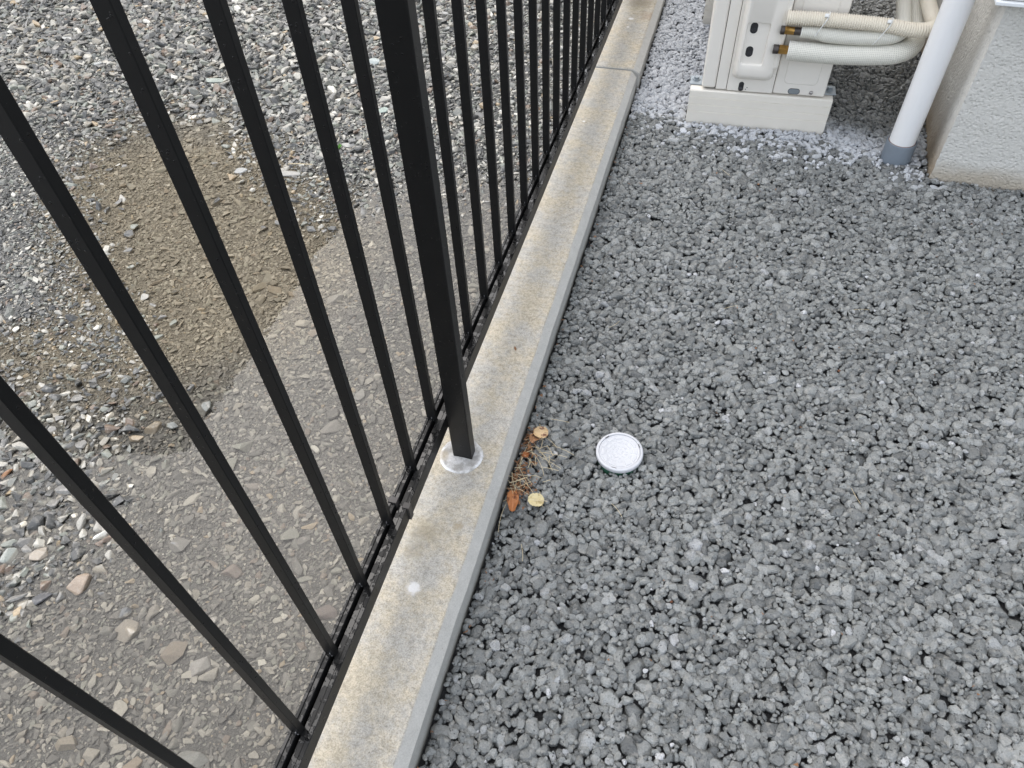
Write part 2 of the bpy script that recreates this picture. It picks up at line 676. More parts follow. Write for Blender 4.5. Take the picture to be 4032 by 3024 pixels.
M_nwall = plain("tan_siding", (0.56, 0.47, 0.35), 0.6, 4, 0.15, 0.2)
M_nroof = plain("slate_roof", (0.06, 0.06, 0.065), 0.6, 6, 0.2, 0.3)
M_frame = plain("white_frame", (0.7, 0.7, 0.7), 0.4)
t = NT("window_glass")
t.setp('Base Color', (0.03, 0.035, 0.04, 1))
t.setp('Roughness', 0.05)
M_glass = t.m
nb = empty("neighbour_house", (-9, 9.5, -0.1), 0, "tan two-storey house across the gravel lot, seen mirrored in the puddle", "house")
obj("wall", box_bm(-2.9, 2.9, -5.1, 5.1, 0, 6.75), M_nwall, nb)
rp = [(-3.0, 6.72), (0, 7.95), (3.0, 6.72), (3.0, 6.86), (0, 8.09), (-3.0, 6.86)]
obj("roof", prism_bm(rp, 'y', -5.25, 5.25), M_nroof, nb)
for zz in (0.8,):
    for yy in (-3.2, 0.0, 3.0):
        wf = obj("window", box_bm(2.895, 2.95, yy - .85, yy + .85, zz, zz + 1.3), M_frame, nb)
        obj("pane", box_bm(2.94, 2.957, yy - .78, yy - .02, zz + .07, zz + 1.23), M_glass, wf)
        obj("pane", box_bm(2.94, 2.957, yy + .02, yy + .78, zz + .07, zz + 1.23), M_glass, wf)

# ------------------------------------------------------------------ kerb
t = NT("kerb_concrete")
p = t.ocoord()
x = t.xyz(p)
n1 = t.noise(p, 13, 9, 0.74)
n2 = t.noise(p, 55, 6, 0.75)
n3 = t.noise(p, 480, 3, 0.6)
base = t.mix(t.smooth(n1, 0.38, 0.62), (0.56, 0.535, 0.485), (0.63, 0.555, 0.425))
base = t.mix(t.math('MULTIPLY', t.smooth(n2, 0.5, 0.75), 0.5), base, (0.37, 0.325, 0.25))
base = t.mix(t.math('MULTIPLY', t.smooth(n2, 0.46, 0.25), 0.45), base, (0.58, 0.555, 0.52))
base = t.mix(0.75, base, t.ramp(n3, [(0.32, 0.55), (0.6, 1.0)]), 'MULTIPLY')
base = t.mix(0.8, base, t.ramp(t.noise(p, 170, 4, .75), [(0.36, 0.66), (0.56, 1.0)]), 'MULTIPLY')
base = t.mix(0.7, base, t.ramp(t.noise(p, 75, 5, .75), [(0.38, 0.70), (0.55, 1.0)]), 'MULTIPLY')
# mould smudges near the rail and a brownish stain on the far block
for pt, rr, col, st in (((-0.316, 0.492, 0), 0.030, (0.18, 0.155, 0.10), 0.6), ((-0.320, 0.46, 0), 0.022, (0.16, 0.14, 0.09), 0.5),
                        ((-0.268, 0.515, 0), 0.012, (0.28, 0.2, 0.08), 0.6),
                        ((-0.29, 2.42, 0), 0.07, (0.22, 0.175, 0.10), 0.8), ((-0.245, 2.33, 0), 0.05, (0.30, 0.2, 0.11), 0.6)):
    d = t.math('ADD', t.dist(p, pt), t.math('MULTIPLY', t.math('SUBTRACT', n2, 0.5), rr * 1.6))
    base = t.mix(t.math('MULTIPLY', t.smooth(d, rr, rr * 0.15), t.math('MULTIPLY', t.smooth(n3, 0.32, 0.55), st)), base, col)
# cleaner grey cast face on the bevel and the side
side = t.smooth(x[2], -0.0002, -0.0022)
gcol = t.mix(t.noise(p, 60, 5, 0.65), (0.36, 0.355, 0.335), (0.52, 0.515, 0.49))
gcol = t.mix(0.35, gcol, t.ramp(n3, [(0.3, 0.6), (0.6, 1.0)]), 'MULTIPLY')
base = t.mix(side, base, gcol)
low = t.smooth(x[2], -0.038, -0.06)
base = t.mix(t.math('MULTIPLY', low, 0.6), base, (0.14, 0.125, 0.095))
# chalky white spots on the top
for pt, rr in (((-0.3001, 0.4029, 0), 0.0135), ((-0.2973, 2.3018, 0), 0.011), ((-0.297, 2.245, 0), 0.006), ((-0.318, 1.70, 0), 0.005)):
    d = t.math('ADD', t.dist(p, pt), t.math('MULTIPLY', t.math('SUBTRACT', t.noise(p, 170, 3, .6), 0.5), rr * 0.9))
    base = t.mix(t.math('MULTIPLY', t.smooth(d, rr, rr * 0.35), 0.85), base, (0.78, 0.77, 0.76))
# open pores
pore = t.smooth(t.voronoi(p, 95), 0.11, 0.06)
pm = t.smooth(t.noise(p, 31, 2), 0.55, 0.62)
base = t.mix(t.math('MULTIPLY', t.math('MULTIPLY', pore, pm), 0.75), base, (0.13, 0.115, 0.09))
t.setp('Base Color', base)
t.setp('Roughness', 0.78)
h = t.math('SUBTRACT', t.math('ADD', t.math('MULTIPLY', n3, 0.5), n2), t.math('MULTIPLY', t.math('MULTIPLY', pore, pm), 1.2))
t.bump(h, 0.35, 0.002)
M_kerb = t.m


def kerb(y0, y1, k1, k2, side, near_end, far_end, lift=0.0):
    prof = [(-0.357, -0.12), (-0.357, -0.03), (-0.357, -0.012), (-0.347, 0.0)] + \
           [(-0.347 + (k1 + 0.347) * i / 8, 0.0) for i in range(1, 9)] + \
           [((k1 + k2) / 2, -0.006), (k2, -0.0125), ((k2 + side) / 2, -0.03), (side, -0.05), (side, -0.12)]
    bm = bmesh.new()
    n = int((y1 - y0) / 0.02)
    rings = []
    for i in range(n + 1):
        y = y0 + (y1 - y0) * i / n
        ring = []
        for j, (x_, z_) in enumerate(prof):
            q = noise.noise(Vector((x_ * 14, y * 14, z_ * 14 + lift * 99)))
            q2 = noise.noise(Vector((x_ * 60, y * 55, z_ * 60 + 7)))
            dx = dz = 0
            if z_ > -0.1:
                if j in (11, 12, 13):
                    dx, dz = 0.0009 * q + 0.0005 * q2, 0.0006 * q2
                elif j > 13:
                    dx = 0.0011 * q
                else:
                    dz = 0.0004 * q
            ring.append(Vector((x_ + dx, y, z_ + dz + (lift if z_ > -0.1 else 0))))
        rings.append(ring)

    def corner(ring, y, dx, dz):
        return [Vector((min(p_.x, k2 - dx) if p_.x > k1 - 0.004 else p_.x, y, p_.z - (dz if p_.z > -0.02 else 0))) for p_ in ring]
    if far_end:
        yl = rings[-1][0].y
        rings += [corner(rings[-1], yl + 0.006, 0.004, 0.0004), corner(rings[-1], yl + 0.010, 0.012, 0.0012), corner(rings[-1], yl + 0.012, 0.018, 0.004)]
    if near_end:
        yf = rings[0][0].y
        rings.insert(0, corner(rings[0], yf - 0.0025, 0.003, 0.003))
    V = [[bm.verts.new(p_) for p_ in r_] for r_ in rings]
    for A, B in zip(V, V[1:]):
        for j in range(len(prof) - 1):
            bm.faces.new((A[j], A[j + 1], B[j + 1], B[j]))
    bm.faces.new(V[0][::-1])
    bm.faces.new(V[-1])
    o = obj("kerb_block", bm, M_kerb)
    return o


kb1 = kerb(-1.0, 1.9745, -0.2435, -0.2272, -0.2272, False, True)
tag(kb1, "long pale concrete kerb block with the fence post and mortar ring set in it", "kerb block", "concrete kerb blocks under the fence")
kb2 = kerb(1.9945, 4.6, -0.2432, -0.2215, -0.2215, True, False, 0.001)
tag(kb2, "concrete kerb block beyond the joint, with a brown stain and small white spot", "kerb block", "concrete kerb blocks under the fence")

# mortar that fills the post hole
t = NT("mortar")
p = t.ocoord()
CEN = (-0.3038, 0.6415, 0.0)
d = t.dist(p, CEN)
dn = t.math('ADD', d, t.math('MULTIPLY', t.math('SUBTRACT', t.noise(p, 70, 3), 0.5), 0.008))
n2 = t.noise(p, 55, 5, 0.7)
base = t.mix(t.smooth(n2, 0.35, 0.65), (0.37, 0.355, 0.33), (0.62, 0.61, 0.60))
rim = t.math('MULTIPLY', t.smooth(dn, 0.029, 0.0335), t.smooth(dn, 0.0385, 0.035))
base = t.mix(t.math('MULTIPLY', rim, t.smooth(t.noise(p, 40, 3), 0.35, 0.55)), base, (0.83, 0.83, 0.83))
lf = t.smooth(t.dist(p, (-0.334, 0.634, 0)), 0.016, 0.004)
base = t.mix(t.math('MULTIPLY', lf, 0.55), base, (0.42, 0.33, 0.2))
base = t.mix(0.4, base, t.ramp(t.noise(p, 450, 3), [(0.3, 0.55), (0.6, 1.0)]), 'MULTIPLY')
t.setp('Base Color', base)
t.setp('Roughness', 0.75)
t.bump(t.math('ADD', n2, t.math('MULTIPLY', t.noise(p, 300, 4), 0.4)), 0.6, 0.003)
bm = bmesh.new()
loops = []
for fr_, zz in ((1.0, 0.0003), (0.95, 0.0018), (0.88, 0.0016), (0.7, 0.0009), (0.45, 0.0014), (0.2, 0.002)):
    lp = []
    for k in range(56):
        a = 2 * PI * k / 56
        wob = 1 + 0.05 * noise.noise(Vector((math.cos(a) * 2, math.sin(a) * 2, 3))) + 0.02 * noise.noise(Vector((math.cos(a) * 8, math.sin(a) * 8, 1)))
        rr = fr_ * wob
        zz2 = zz + (0.0007 * noise.noise(Vector((math.cos(a) * 5, math.sin(a) * 5, fr_ * 7))) if fr_ < 1 else 0)
        lp.append((CEN[0] + 0.0362 * rr * math.cos(a), CEN[1] + 0.0352 * rr * math.sin(a), max(zz2, 0.0004)))
    loops.append(lp)
loft_bm(loops, bm)
o = obj("mortar_patch", bm, t.m, kb1, smooth=True)

# ------------------------------------------------------------------ fence
t = NT("black_fence_paint")
p = t.ocoord()
drop = t.voronoi(p, 210)
dm = t.math('MULTIPLY', t.smooth(drop, 0.24, 0.17), t.smooth(t.noise(p, 90, 2), 0.52, 0.57))
g = t.n("NewGeometry")
nz = t.xyz(g.outputs['Normal'])[2]
film = t.math('MULTIPLY', t.smooth(nz, 0.5, 0.9), t.smooth(t.noise(p, 85, 3, 0.55), 0.48, 0.55))
t.setp('Base Color', t.mix(t.noise(p, 30, 3), (0.006, 0.006, 0.0062), (0.010, 0.0098, 0.0096)))
t.setp('Roughness', t.smooth(t.math('MAXIMUM', dm, film), 0.0, 1.0, 0.40, 0.08))
h = t.math('ADD', t.math('MULTIPLY', dm, 1.0), t.math('MULTIPLY', t.noise(p, 900, 2), 0.04))
t.bump(t.math('ADD', h, t.math('MULTIPLY', film, 0.35)), 0.6, 0.0012)
t.setp('Specular IOR Level', t.smooth(film, 0.0, 1.0, 0.25, 0.42))
M_fence = t.m
M_clip = plain("clip_plastic", (0.045, 0.04, 0.038), 0.5, 40, 0.2)
M_bracket = plain("bright_bracket", (0.32, 0.32, 0.33), 0.35, 40, 0.2, metal=0.6)

fence = empty("metal_fence", (0, 0, 0), 0, "black metal railing fence with thin vertical bars along the kerb", "fence")
ZB, ZT = 0.0711, 0.0992
railp = [(-0.347, ZB), (-0.3209, ZB), (-0.3209, ZT - 0.0006), (-0.3215, ZT), (-0.3262, ZT), (-0.3272, ZT - 0.0007), (-0.3338, ZT - 0.0009), (-0.3341, 0.084), (-0.3374, 0.084), (-0.3376, 0.1044), (-0.3382, 0.105),
         (-0.3427, 0.105), (-0.3435, 0.1068), (-0.347, 0.1068)]
obj("bottom_rail", prism_bm(railp, 'y', -1.3, 0.4765), M_fence, fence)
far = [(x_ + 0.0014, z_ + 0.0008) for x_, z_ in railp]
obj("bottom_rail", prism_bm(far, 'y', 0.4765, 4.6), M_fence, fence)


def off_poly(pts, d):
    cx = sum(p_[0] for p_ in pts) / len(pts)
    cz = sum(p_[1] for p_ in pts) / len(pts)
    return [(x_ + math.copysign(d, x_ - cx), z_ + math.copysign(d, z_ - cz)) for x_, z_ in pts]


clipp = [(-0.3485, ZB - .001), (-0.3180, ZB - .001), (-0.3180, ZT + .0014), (-0.3279, ZT + .0014), (-0.3309, 0.0945), (-0.3355, 0.0945), (-0.3358, 0.1088),
         (-0.3485, 0.1088)]
obj("rail_clip", prism_bm(clipp, 'y', 0.4725, 0.4815), M_clip, fence)
topp = [(-0.352, 0.93), (-0.3185, 0.93), (-0.3185, 0.958), (-0.324, 0.966), (-0.347, 0.966), (-0.352, 0.958)]
obj("top_rail", prism_bm(topp, 'y', -1.3, 4.6), M_fence, fence)
bar_me = None
br_me = None
for k in range(-12, 47):
    y0 = 0.2546 + 0.09392 * (k - 2)
    if bar_me is None:
        b0 = obj("bar", box_bm(-0.3469, -0.3328, 0, 0.0084, 0.0845, 0.932, 0.0007, 1), M_fence, fence)
        bar_me = b0.data
        b0.location.y = y0
        bm = bmesh.new()
        add_box(bm, -0.3384, -0.3376, -0.0016, -0.0004, 0.1005, 0.1085)
        add_box(bm, -0.3376, -0.3360, -0.0016, -0.0004, 0.1005, 0.1013)
        b1 = obj("bracket", bm, M_bracket, b0)
        br_me = b1.data
    else:
        b0 = bpy.data.objects.new("bar", bar_me)
        C.objects.link(b0)
        b0.parent = fence
        b0.location.y = y0
        b1 = bpy.data.objects.new("bracket", br_me)
        C.objects.link(b1)
        b1.parent = b0
for y0 in (0.6376, 2.6376):
    po = obj("post", box_bm(-0.3169, -0.2843, y0, y0 + 0.0200, -0.05, 0.972, 0.0016, 2), M_fence, fence)
    obj("post_bracket", box_bm(-0.3212, -0.3165, y0 + 0.003, y0 + 0.017, 0.075, 0.096), M_fence, po)
    obj("post_bracket", box_bm(-0.3212, -0.3165, y0 + 0.003, y0 + 0.017, 0.935, 0.955), M_fence, po)

# ------------------------------------------------------------------ house
t = NT("foundation_render")
p = t.ocoord()
x = t.xyz(p)
n1 = t.noise(p, 14, 4, 0.6)
n3 = t.noise(p, 95, 4, 0.6)
base = t.mix(n1, (0.60, 0.585, 0.545), (0.68, 0.665, 0.625))
base = t.mix(0.3, base, t.ramp(n3, [(0.3, 0.65), (0.65, 1.0)]), 'MULTIPLY')
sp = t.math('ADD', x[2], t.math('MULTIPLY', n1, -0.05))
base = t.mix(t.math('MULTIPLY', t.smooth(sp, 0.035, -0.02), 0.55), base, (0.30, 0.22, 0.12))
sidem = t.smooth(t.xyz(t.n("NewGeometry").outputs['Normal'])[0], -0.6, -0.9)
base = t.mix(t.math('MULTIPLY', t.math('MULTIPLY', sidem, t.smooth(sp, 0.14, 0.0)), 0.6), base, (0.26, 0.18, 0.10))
t.setp('Base Color', base)
t.setp('Roughness', 0.85)
t.bump(t.math('ADD', t.noise(p, 150, 4, 0.55), t.math('MULTIPLY', t.smooth(t.voronoi(p, 120), 0.1, 0.5), 0.35)), 0.9, 0.0042)
M_found = t.m
M_siding = plain("pale_siding", (0.6, 0.59, 0.57), 0.5, 10, 0.06)
M_white = plain("white_metal", (0.78, 0.8, 0.81), 0.35, 30, 0.03)
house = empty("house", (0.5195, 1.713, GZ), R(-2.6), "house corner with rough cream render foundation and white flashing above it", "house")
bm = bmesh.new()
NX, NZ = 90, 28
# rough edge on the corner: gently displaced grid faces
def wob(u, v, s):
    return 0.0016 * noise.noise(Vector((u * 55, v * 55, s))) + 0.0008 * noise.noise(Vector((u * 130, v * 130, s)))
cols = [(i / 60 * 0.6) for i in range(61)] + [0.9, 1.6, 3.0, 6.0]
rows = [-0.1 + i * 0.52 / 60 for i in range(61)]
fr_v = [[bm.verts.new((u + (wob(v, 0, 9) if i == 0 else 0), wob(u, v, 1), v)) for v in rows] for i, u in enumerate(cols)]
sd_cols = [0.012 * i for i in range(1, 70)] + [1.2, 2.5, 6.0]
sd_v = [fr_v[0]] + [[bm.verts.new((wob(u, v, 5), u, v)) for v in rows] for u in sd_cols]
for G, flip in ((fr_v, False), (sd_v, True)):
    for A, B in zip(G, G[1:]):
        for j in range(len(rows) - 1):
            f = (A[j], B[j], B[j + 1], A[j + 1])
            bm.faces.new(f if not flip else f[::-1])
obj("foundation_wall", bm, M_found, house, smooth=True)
obj("flashing", box_bm(-0.030, 6.0, -0.034, 6.0, 0.407, 0.414, 0.001, 1), M_white, house)
obj("siding", box_bm(-0.022, 6.0, -0.026, 6.0, 0.416, 5.6), M_siding, house)
obj("roof", box_bm(-0.65, 6.6, -0.6, 6.6, 5.6, 5.75), M_nroof, house)
obj("balcony", box_bm(-0.78, -0.024, 0.10, 4.2, 2.45, 2.62), M_siding, house)

# ------------------------------------------------------------------ downpipe
t = NT("pvc_pipe_white")
p = t.ocoord()
t.setp('Base Color', t.mix(t.noise(p, 25, 4), (0.80, 0.80, 0.805), (0.84, 0.84, 0.84)))
t.setp('Roughness', 0.33)
M_pvc = t.m
M_sock = plain("pvc_socket_grey", (0.16, 0.19, 0.225), 0.45, 40, 0.12)
dp = empty("downpipe", (0.4477, 1.785, GZ), 0, "white rain downpipe standing in a grey socket at the house corner", "downpipe")
z0 = -GZ
obj("pipe", lathe_bm([(0.0, -0.01 + 0), (0.0296, -0.01), (0.0296, 5.6), (0.0, 5.6)], 40), M_pvc, dp, smooth=True)
obj("socket", lathe_bm([(0.0345, -0.04), (0.0345, 0.046), (0.0338, 0.0475), (0.0318, 0.0475), (0.0310, 0.046), (0.0308, 0.03)], 40), M_sock, dp, smooth=True)
M_rust = plain("dirt_line", (0.22, 0.12, 0.08), 0.7, 90, 0.5)
obj("joint_seal", lathe_bm([(0.0296, 0.0475), (0.0309, 0.0462), (0.0309, 0.044)], 40), M_rust, dp, smooth=True)

# ------------------------------------------------------------------ outdoor unit
t = NT("unit_paint")
p = t.ocoord()
t.setp('Base Color', t.mix(t.noise(p, 18, 4), (0.78, 0.74, 0.675), (0.82, 0.78, 0.715)))
t.setp('Roughness', 0.42)
t.bump(t.noise(p, 900, 2), 0.12, 0.0006)
M_unit = t.m
M_dark = plain("dark_gap", (0.02, 0.02, 0.022), 0.6)
M_bolt = plain("dark_bolt", (0.03, 0.03, 0.034), 0.4, 60, 0.2)
M_zinc = plain("zinc_plate", (0.30, 0.335, 0.36), 0.42, 60, 0.15, metal=0.5)
M_steel = plain("steel_screw", (0.45, 0.43, 0.43), 0.3, 60, 0.1, metal=0.9)
AX, AY, AZ = -0.0463, 1.860, 0.031
unit = empty("outdoor_unit", (AX, AY, AZ), R(1.9), "cream air conditioner outdoor unit on plastic blocks beside the house wall", "air conditioner")
HU, DU = 0.55, 0.78
obj("casing", box_bm(0.006, 0.296, 0.006, DU - .006, 0.004, HU - .006), M_dark, unit)


def panel(name, x0, x1, z0, z1, y0=0.0, d=0.02, bev=0.002):
    return obj(name, box_bm(x0, x1, y0, y0 + d, z0, z1, bev, 2), M_unit, unit, smooth=False)


obj("front_panel", box_bm(0.0, 0.0345, 0.0, DU, 0.004, HU, 0.006, 3), M_unit, unit)
panel("corner_panel", 0.0356, 0.0617, 0.003, HU)
panel("service_panel", 0.0628, 0.1752, 0.002, HU)
panel("side_panel", 0.1764, 0.3005, 0.003, HU, bev=0.0035)
obj("top_panel", box_bm(-0.003, 0.304, -0.003, DU + .003, HU, HU + 0.012, 0.004, 2), M_unit, unit)
obj("rear_panel", box_bm(0.27, 0.3015, 0.0215, DU, 0.003, HU, 0.003, 2), M_unit, unit)
# embossed rectangles on the side panel (two: low and high)
def emboss(x0, x1, z0, z1):
    lo = rrect(x0, x1, z0, z1, 0.012)
    li = rrect(x0 + .0022, x1 - .0022, z0 + .0022, z1 - .0022, 0.0105)
    bm = loft_bm([[(a, -0.0002, b) for a, b in lo], [(a, -0.0018, b) for a, b in li]])
    obj("embossed_field", bm, M_unit, unit)
emboss(0.196, 0.2765, 0.031, 0.30)
# slots and screws of the side panel
def slot_part(name, cx, cz, w_, h_, y=-0.0004, mat=None, depth=0.006):
    r = min(w_, h_) / 2 * 0.98
    pts = rrect(cx - w_ / 2, cx + w_ / 2, cz - h_ / 2, cz + h_ / 2, r, 6)
    bm = prism_bm([(a, b) for a, b in pts], 'y', y, y + depth)
    return obj(name, bm, mat or M_dark, unit)
slot_part("slot", 0.2262, 0.0128, 0.026, 0.0125, mat=M_zinc)
slot_part("slot_rim", 0.2262, 0.0128, 0.0285, 0.015, y=-0.0002, mat=M_dark)
def screw(x_, y_, z_, r_, mat, nm="screw", n=14, ln=0.004):
    prof = [(0.0, -ln), (r_ * .6, -ln), (r_, -ln * .55), (r_ * 1.05, 0.0)]
    bm = lathe_bm(prof, n)
    bmesh.ops.rotate(bm, verts=bm.verts, cent=(0, 0, 0), matrix=Matrix.Rotation(R(-90), 3, 'X'))
    bmesh.ops.translate(bm, verts=bm.verts, vec=(x_, y_, z_))
    return obj(nm, bm, mat, unit, smooth=True)
screw(0.2675, -0.0002, 0.0128, 0.0046, M_steel)
# raised valve cover with a pocket and two screws
F = -0.027
outer = lambda g, y, r_, zb=0.0: [(a, y, b) for a, b in rrect(0.0725 + g, 0.166 - g, 0.0345 + zb, 0.50 - g, r_, 6)]
lip = 0.003
poc = lambda g, y, r_: [(a, y, b) for a, b in rrect(0.0815 + g, 0.1357 - g, 0.0830 + g, 0.1850 - g, r_, 6)]
loops = [outer(-0.003, 0.0005, 0.016, 0.0), outer(-0.0012, -0.004, 0.017, 0.0025), outer(0.0, -0.012, 0.018, 0.007), outer(0.0012, F + .007, 0.018, 0.0125),
         outer(0.0035, F + .0022, 0.017, 0.0175), outer(0.0075, F, 0.015, 0.0235), poc(-0.0005, F, 0.007), poc(0.0003, F + .0005, 0.0065),
         poc(0.0010, F + .0035, 0.006), poc(0.0022, F + .006, 0.0055)]
cover = obj("valve_cover", loft_bm(loops), M_unit, unit, smooth=True)
# cover lip on the pipe side
lo = [(0.158, 0.0), (0.158, F + 0.004), (0.163, F), (0.1715, F + .002), (0.1735, F + .008), (0.1735, 0.0)]
bm = prism_bm(lo, 'z', 0.081, 0.50)
bmesh.ops.bevel(bm, geom=[e for e in bm.edges], offset=0.0012, segments=2, affect='EDGES')
obj("cover_lip", bm, M_unit, cover)
def cover_slot(cx, cz):
    pts = rrect(cx - .0085, cx + .0085, cz - .0128, cz + .0128, 0.0083, 7)
    s_ = obj("cover_slot", prism_bm(pts, 'y', F + .0056, F + .009), M_dark, cover)
    bm = lathe_bm([(0, 0.0), (0.003, 0.0), (0.0034, 0.0012), (0.0062, 0.0014), (0.0066, 0.005)], 16)
    bmesh.ops.rotate(bm, verts=bm.verts, cent=(0, 0, 0), matrix=Matrix.Rotation(R(-90), 3, 'X'))
    bmesh.ops.scale(bm, verts=bm.verts, vec=(1, 1, 1))
    bmesh.ops.translate(bm, verts=bm.verts, vec=(cx + .0004, F + .0035, cz - .0055))
    obj("cover_screw", bm, M_bolt, s_, smooth=True)
cover_slot(0.0985, 0.1700)
cover_slot(0.0985, 0.1140)
slot_part("slot", 0.0975, 0.0150, 0.0125, 0.0245)
screw(0.0978, -0.0003, 0.0095, 0.0052, M_bolt)
for (a, b) in ((0.1095, 0.0085), (0.1125, 0.0132)):
    slot_part("pin_hole", a, b, 0.0024, 0.0024)
# feet with bolts
for fx, nm in ((-0.014, 0), (0.3145, 1)):
    ft = obj("foot", box_bm(fx - .016, fx + .016, 0.018, 0.062, 0.0005, 0.0035, 0.0012, 2), M_zinc, unit)
    bm = lathe_bm([(0.0, 0.011), (0.0062, 0.011), (0.0066, 0.0105), (0.0066, 0.0055), (0.0105, 0.0052), (0.0105, 0.0036)], 6)
    bmesh.ops.translate(bm, verts=bm.verts, vec=(fx + (-0.001 if nm == 0 else 0.001), 0.042, 0))
    obj("bolt", bm, M_zinc, ft)

# base blocks
M_block = plain("block_plastic", (0.78, 0.735, 0.655), 0.5, 14, 0.05)


def base_block(x_, y_, rz, label):
    gp = [(-0.0, GZ - 0.015)]
    H0, H1 = GZ - 0.015, 0.0305
    prof = [(0.002, H0)]
    for zc in (0.003 - 0.038, 0.003 - 0.019, 0.003 + 0.001):
        pass
    zg = [-0.0275, -0.0085, 0.0115]
    for zc in zg:
        prof += [(0.0, zc - 0.0008), (0.0014, zc - 0.0004), (0.0014, zc + 0.0004), (0.0004, zc + 0.0008)]
    prof += [(0.0012, H1 - 0.003), (0.004, H1), (0.072, H1), (0.076, H1 - 0.003), (0.077, H0)]
    bm = prism_bm([(a, b) for a, b in prof], 'x', 0, 0.350)
    b = obj("base_block", bm, M_block)
    b.location = (x_, y_, 0)
    b.rotation_euler.z = rz
    return tag(b, label, "support block", "plastic blocks under the outdoor unit")


base_block(-0.0728, 1.853, R(1.9), "grooved cream plastic block under the near end of the outdoor unit")
base_block(-0.0885, 2.42, R(1.9), "cream plastic block half hidden behind the outdoor unit's front edge")

# ------------------------------------------------------------------ pipes
t = NT("woven_insulation")
uvn = t.n("TexCoord").outputs['UV']
x = t.xyz(uvn)
a = t.math('SINE', t.math('MULTIPLY', x[0], 2 * PI * 34))
b = t.math('SINE', t.math('MULTIPLY', x[1], 2 * PI / 0.0040))
wv = t.math('MULTIPLY', a, b)
t.setp('Base Color', t.mix(t.math('ADD', t.math('MULTIPLY', t.math('MAXIMUM', a, b), 0.5), 0.5), (0.50, 0.49, 0.43), (0.78, 0.76, 0.68)))
t.setp('Roughness', 0.6)
t.bump(t.math('MAXIMUM', a, b), 0.5, 0.0008)
M_weave = t.m
M_cond = plain("conduit_cream", (0.74, 0.68, 0.57), 0.5, 25, 0.06)
M_brass = plain("brass", (0.42, 0.25, 0.075), 0.35, 80, 0.25, metal=0.85)
M_copper = plain("dark_fitting", (0.07, 0.06, 0.055), 0.4, 80, 0.3, metal=0.5)
M_foam = plain("white_foam", (0.75, 0.74, 0.70), 0.8, 80, 0.1)

cond = [(0.120, 1.834, 0.2336), (0.16, 1.834, 0.2345), (0.2021, 1.835, 0.2348), (0.27, 1.835, 0.2342), (0.3345, 1.835, 0.232), (0.385, 1.836, 0.2265),
        (0.418, 1.843, 0.2245), (0.437, 1.862, 0.2270), (0.434, 1.90, 0.233), (0.4305, 1.98, 0.236), (0.436, 2.2, 0.236), (0.455, 2.75, 0.236)]
path = catmull(cond, 0.00085)
ridge = lambda s: 0.0150 + 0.0012 * math.sin(2 * PI * s / 0.0052)
o = obj("drain_hose", tube_bm(path, ridge, 24), M_cond, None, smooth=True)
tag(o, "cream ribbed conduit hose running above the two insulated pipes", "hose")

low = [(0.139, 1.8335, 0.1600), (0.19, 1.834, 0.1592), (0.241, 1.835, 0.1590), (0.30, 1.835, 0.162), (0.343, 1.836, 0.1655), (0.378, 1.842, 0.1690), (0.405, 1.862, 0.1745),
       (0.4165, 1.90, 0.182), (0.4185, 1.97, 0.188), (0.4286, 2.09, 0.19), (0.44, 2.3, 0.19), (0.46, 2.75, 0.19)]
up = [(0.158, 1.833, 0.2052), (0.178, 1.834, 0.2050), (0.194, 1.836, 0.2040), (0.215, 1.837, 0.2010), (0.2551, 1.838, 0.1995), (0.30, 1.838, 0.2010), (0.331, 1.839, 0.2035), (0.358, 1.846, 0.2060),
      (0.377, 1.868, 0.2085), (0.3825, 1.905, 0.211), (0.3845, 1.96, 0.213), (0.3875, 2.02, 0.215), (0.40, 2.3, 0.215), (0.42, 2.75, 0.215)]
pl_ = empty("insulated_pipe", low[0], 0, "thicker woven-sleeved insulated pipe, lowest of the three at the unit", "pipe", "insulated pipes at the outdoor unit")
def shift(pts, o_):
    return [Vector(p_) - Vector(o_) for p_ in pts]
obj("sleeve", tube_bm(catmull(shift(low, low[0]), 0.004), 0.0222, 28), M_weave, pl_, smooth=True)
pu_ = empty("insulated_pipe", up[0], 0, "thinner woven-sleeved insulated pipe tied beneath the cream hose", "pipe", "insulated pipes at the outdoor unit")
obj("sleeve", tube_bm(catmull(shift(up, up[0]), 0.004), lambda s: 0.0128 if s < 0.012 else min(0.0168, 0.0128 + (s - 0.012) * 0.08), 28), M_weave, pu_, smooth=True)


def xtube(prof, par, mat, nm, n=20):
    bm = lathe_bm(prof, n)
    bmesh.ops.rotate(bm, verts=bm.verts, cent=(0, 0, 0), matrix=Matrix.Rotation(R(90), 3, 'Y'))
    return obj(nm, bm, mat, par, smooth=True)


# lathe z becomes +x after the turn
xtube([(0, -0.0215), (0.0085, -0.0215), (0.0110, -0.020), (0.0110, -0.003), (0.0085, 0.001)], pl_, M_brass, "brass_nut", 6)
xtube([(0.0075, -0.034), (0.0105, -0.033), (0.0105, -0.0215), (0.0, -0.0215)], pl_, M_copper, "valve_neck")
xtube([(0.0165, 0.0035), (0.0215, -0.0005), (0.0225, 0.0015)], pl_, M_foam, "foam_edge", 28)
xtube([(0, -0.0365), (0.0085, -0.0365), (0.0095, -0.035), (0.0095, -0.0155), (0.008, -0.014)], pu_, M_brass, "brass_nut", 6)
xtube([(0.0078, -0.016), (0.0088, -0.015), (0.0088, 0.002)], pu_, M_copper, "flare_neck")
xtube([(0.007, -0.046), (0.0095, -0.045), (0.0095, -0.0365)], pu_, M_copper, "valve_neck")
xtube([(0.0090, 0.003), (0.0122, -0.0004), (0.0131, 0.001)], pu_, M_foam, "foam_edge", 28)

t = NT("nylon_tie")
t.setp('Base Color', (0.78, 0.78, 0.76, 1))
t.setp('Roughness', 0.35)
M_tie = t.m


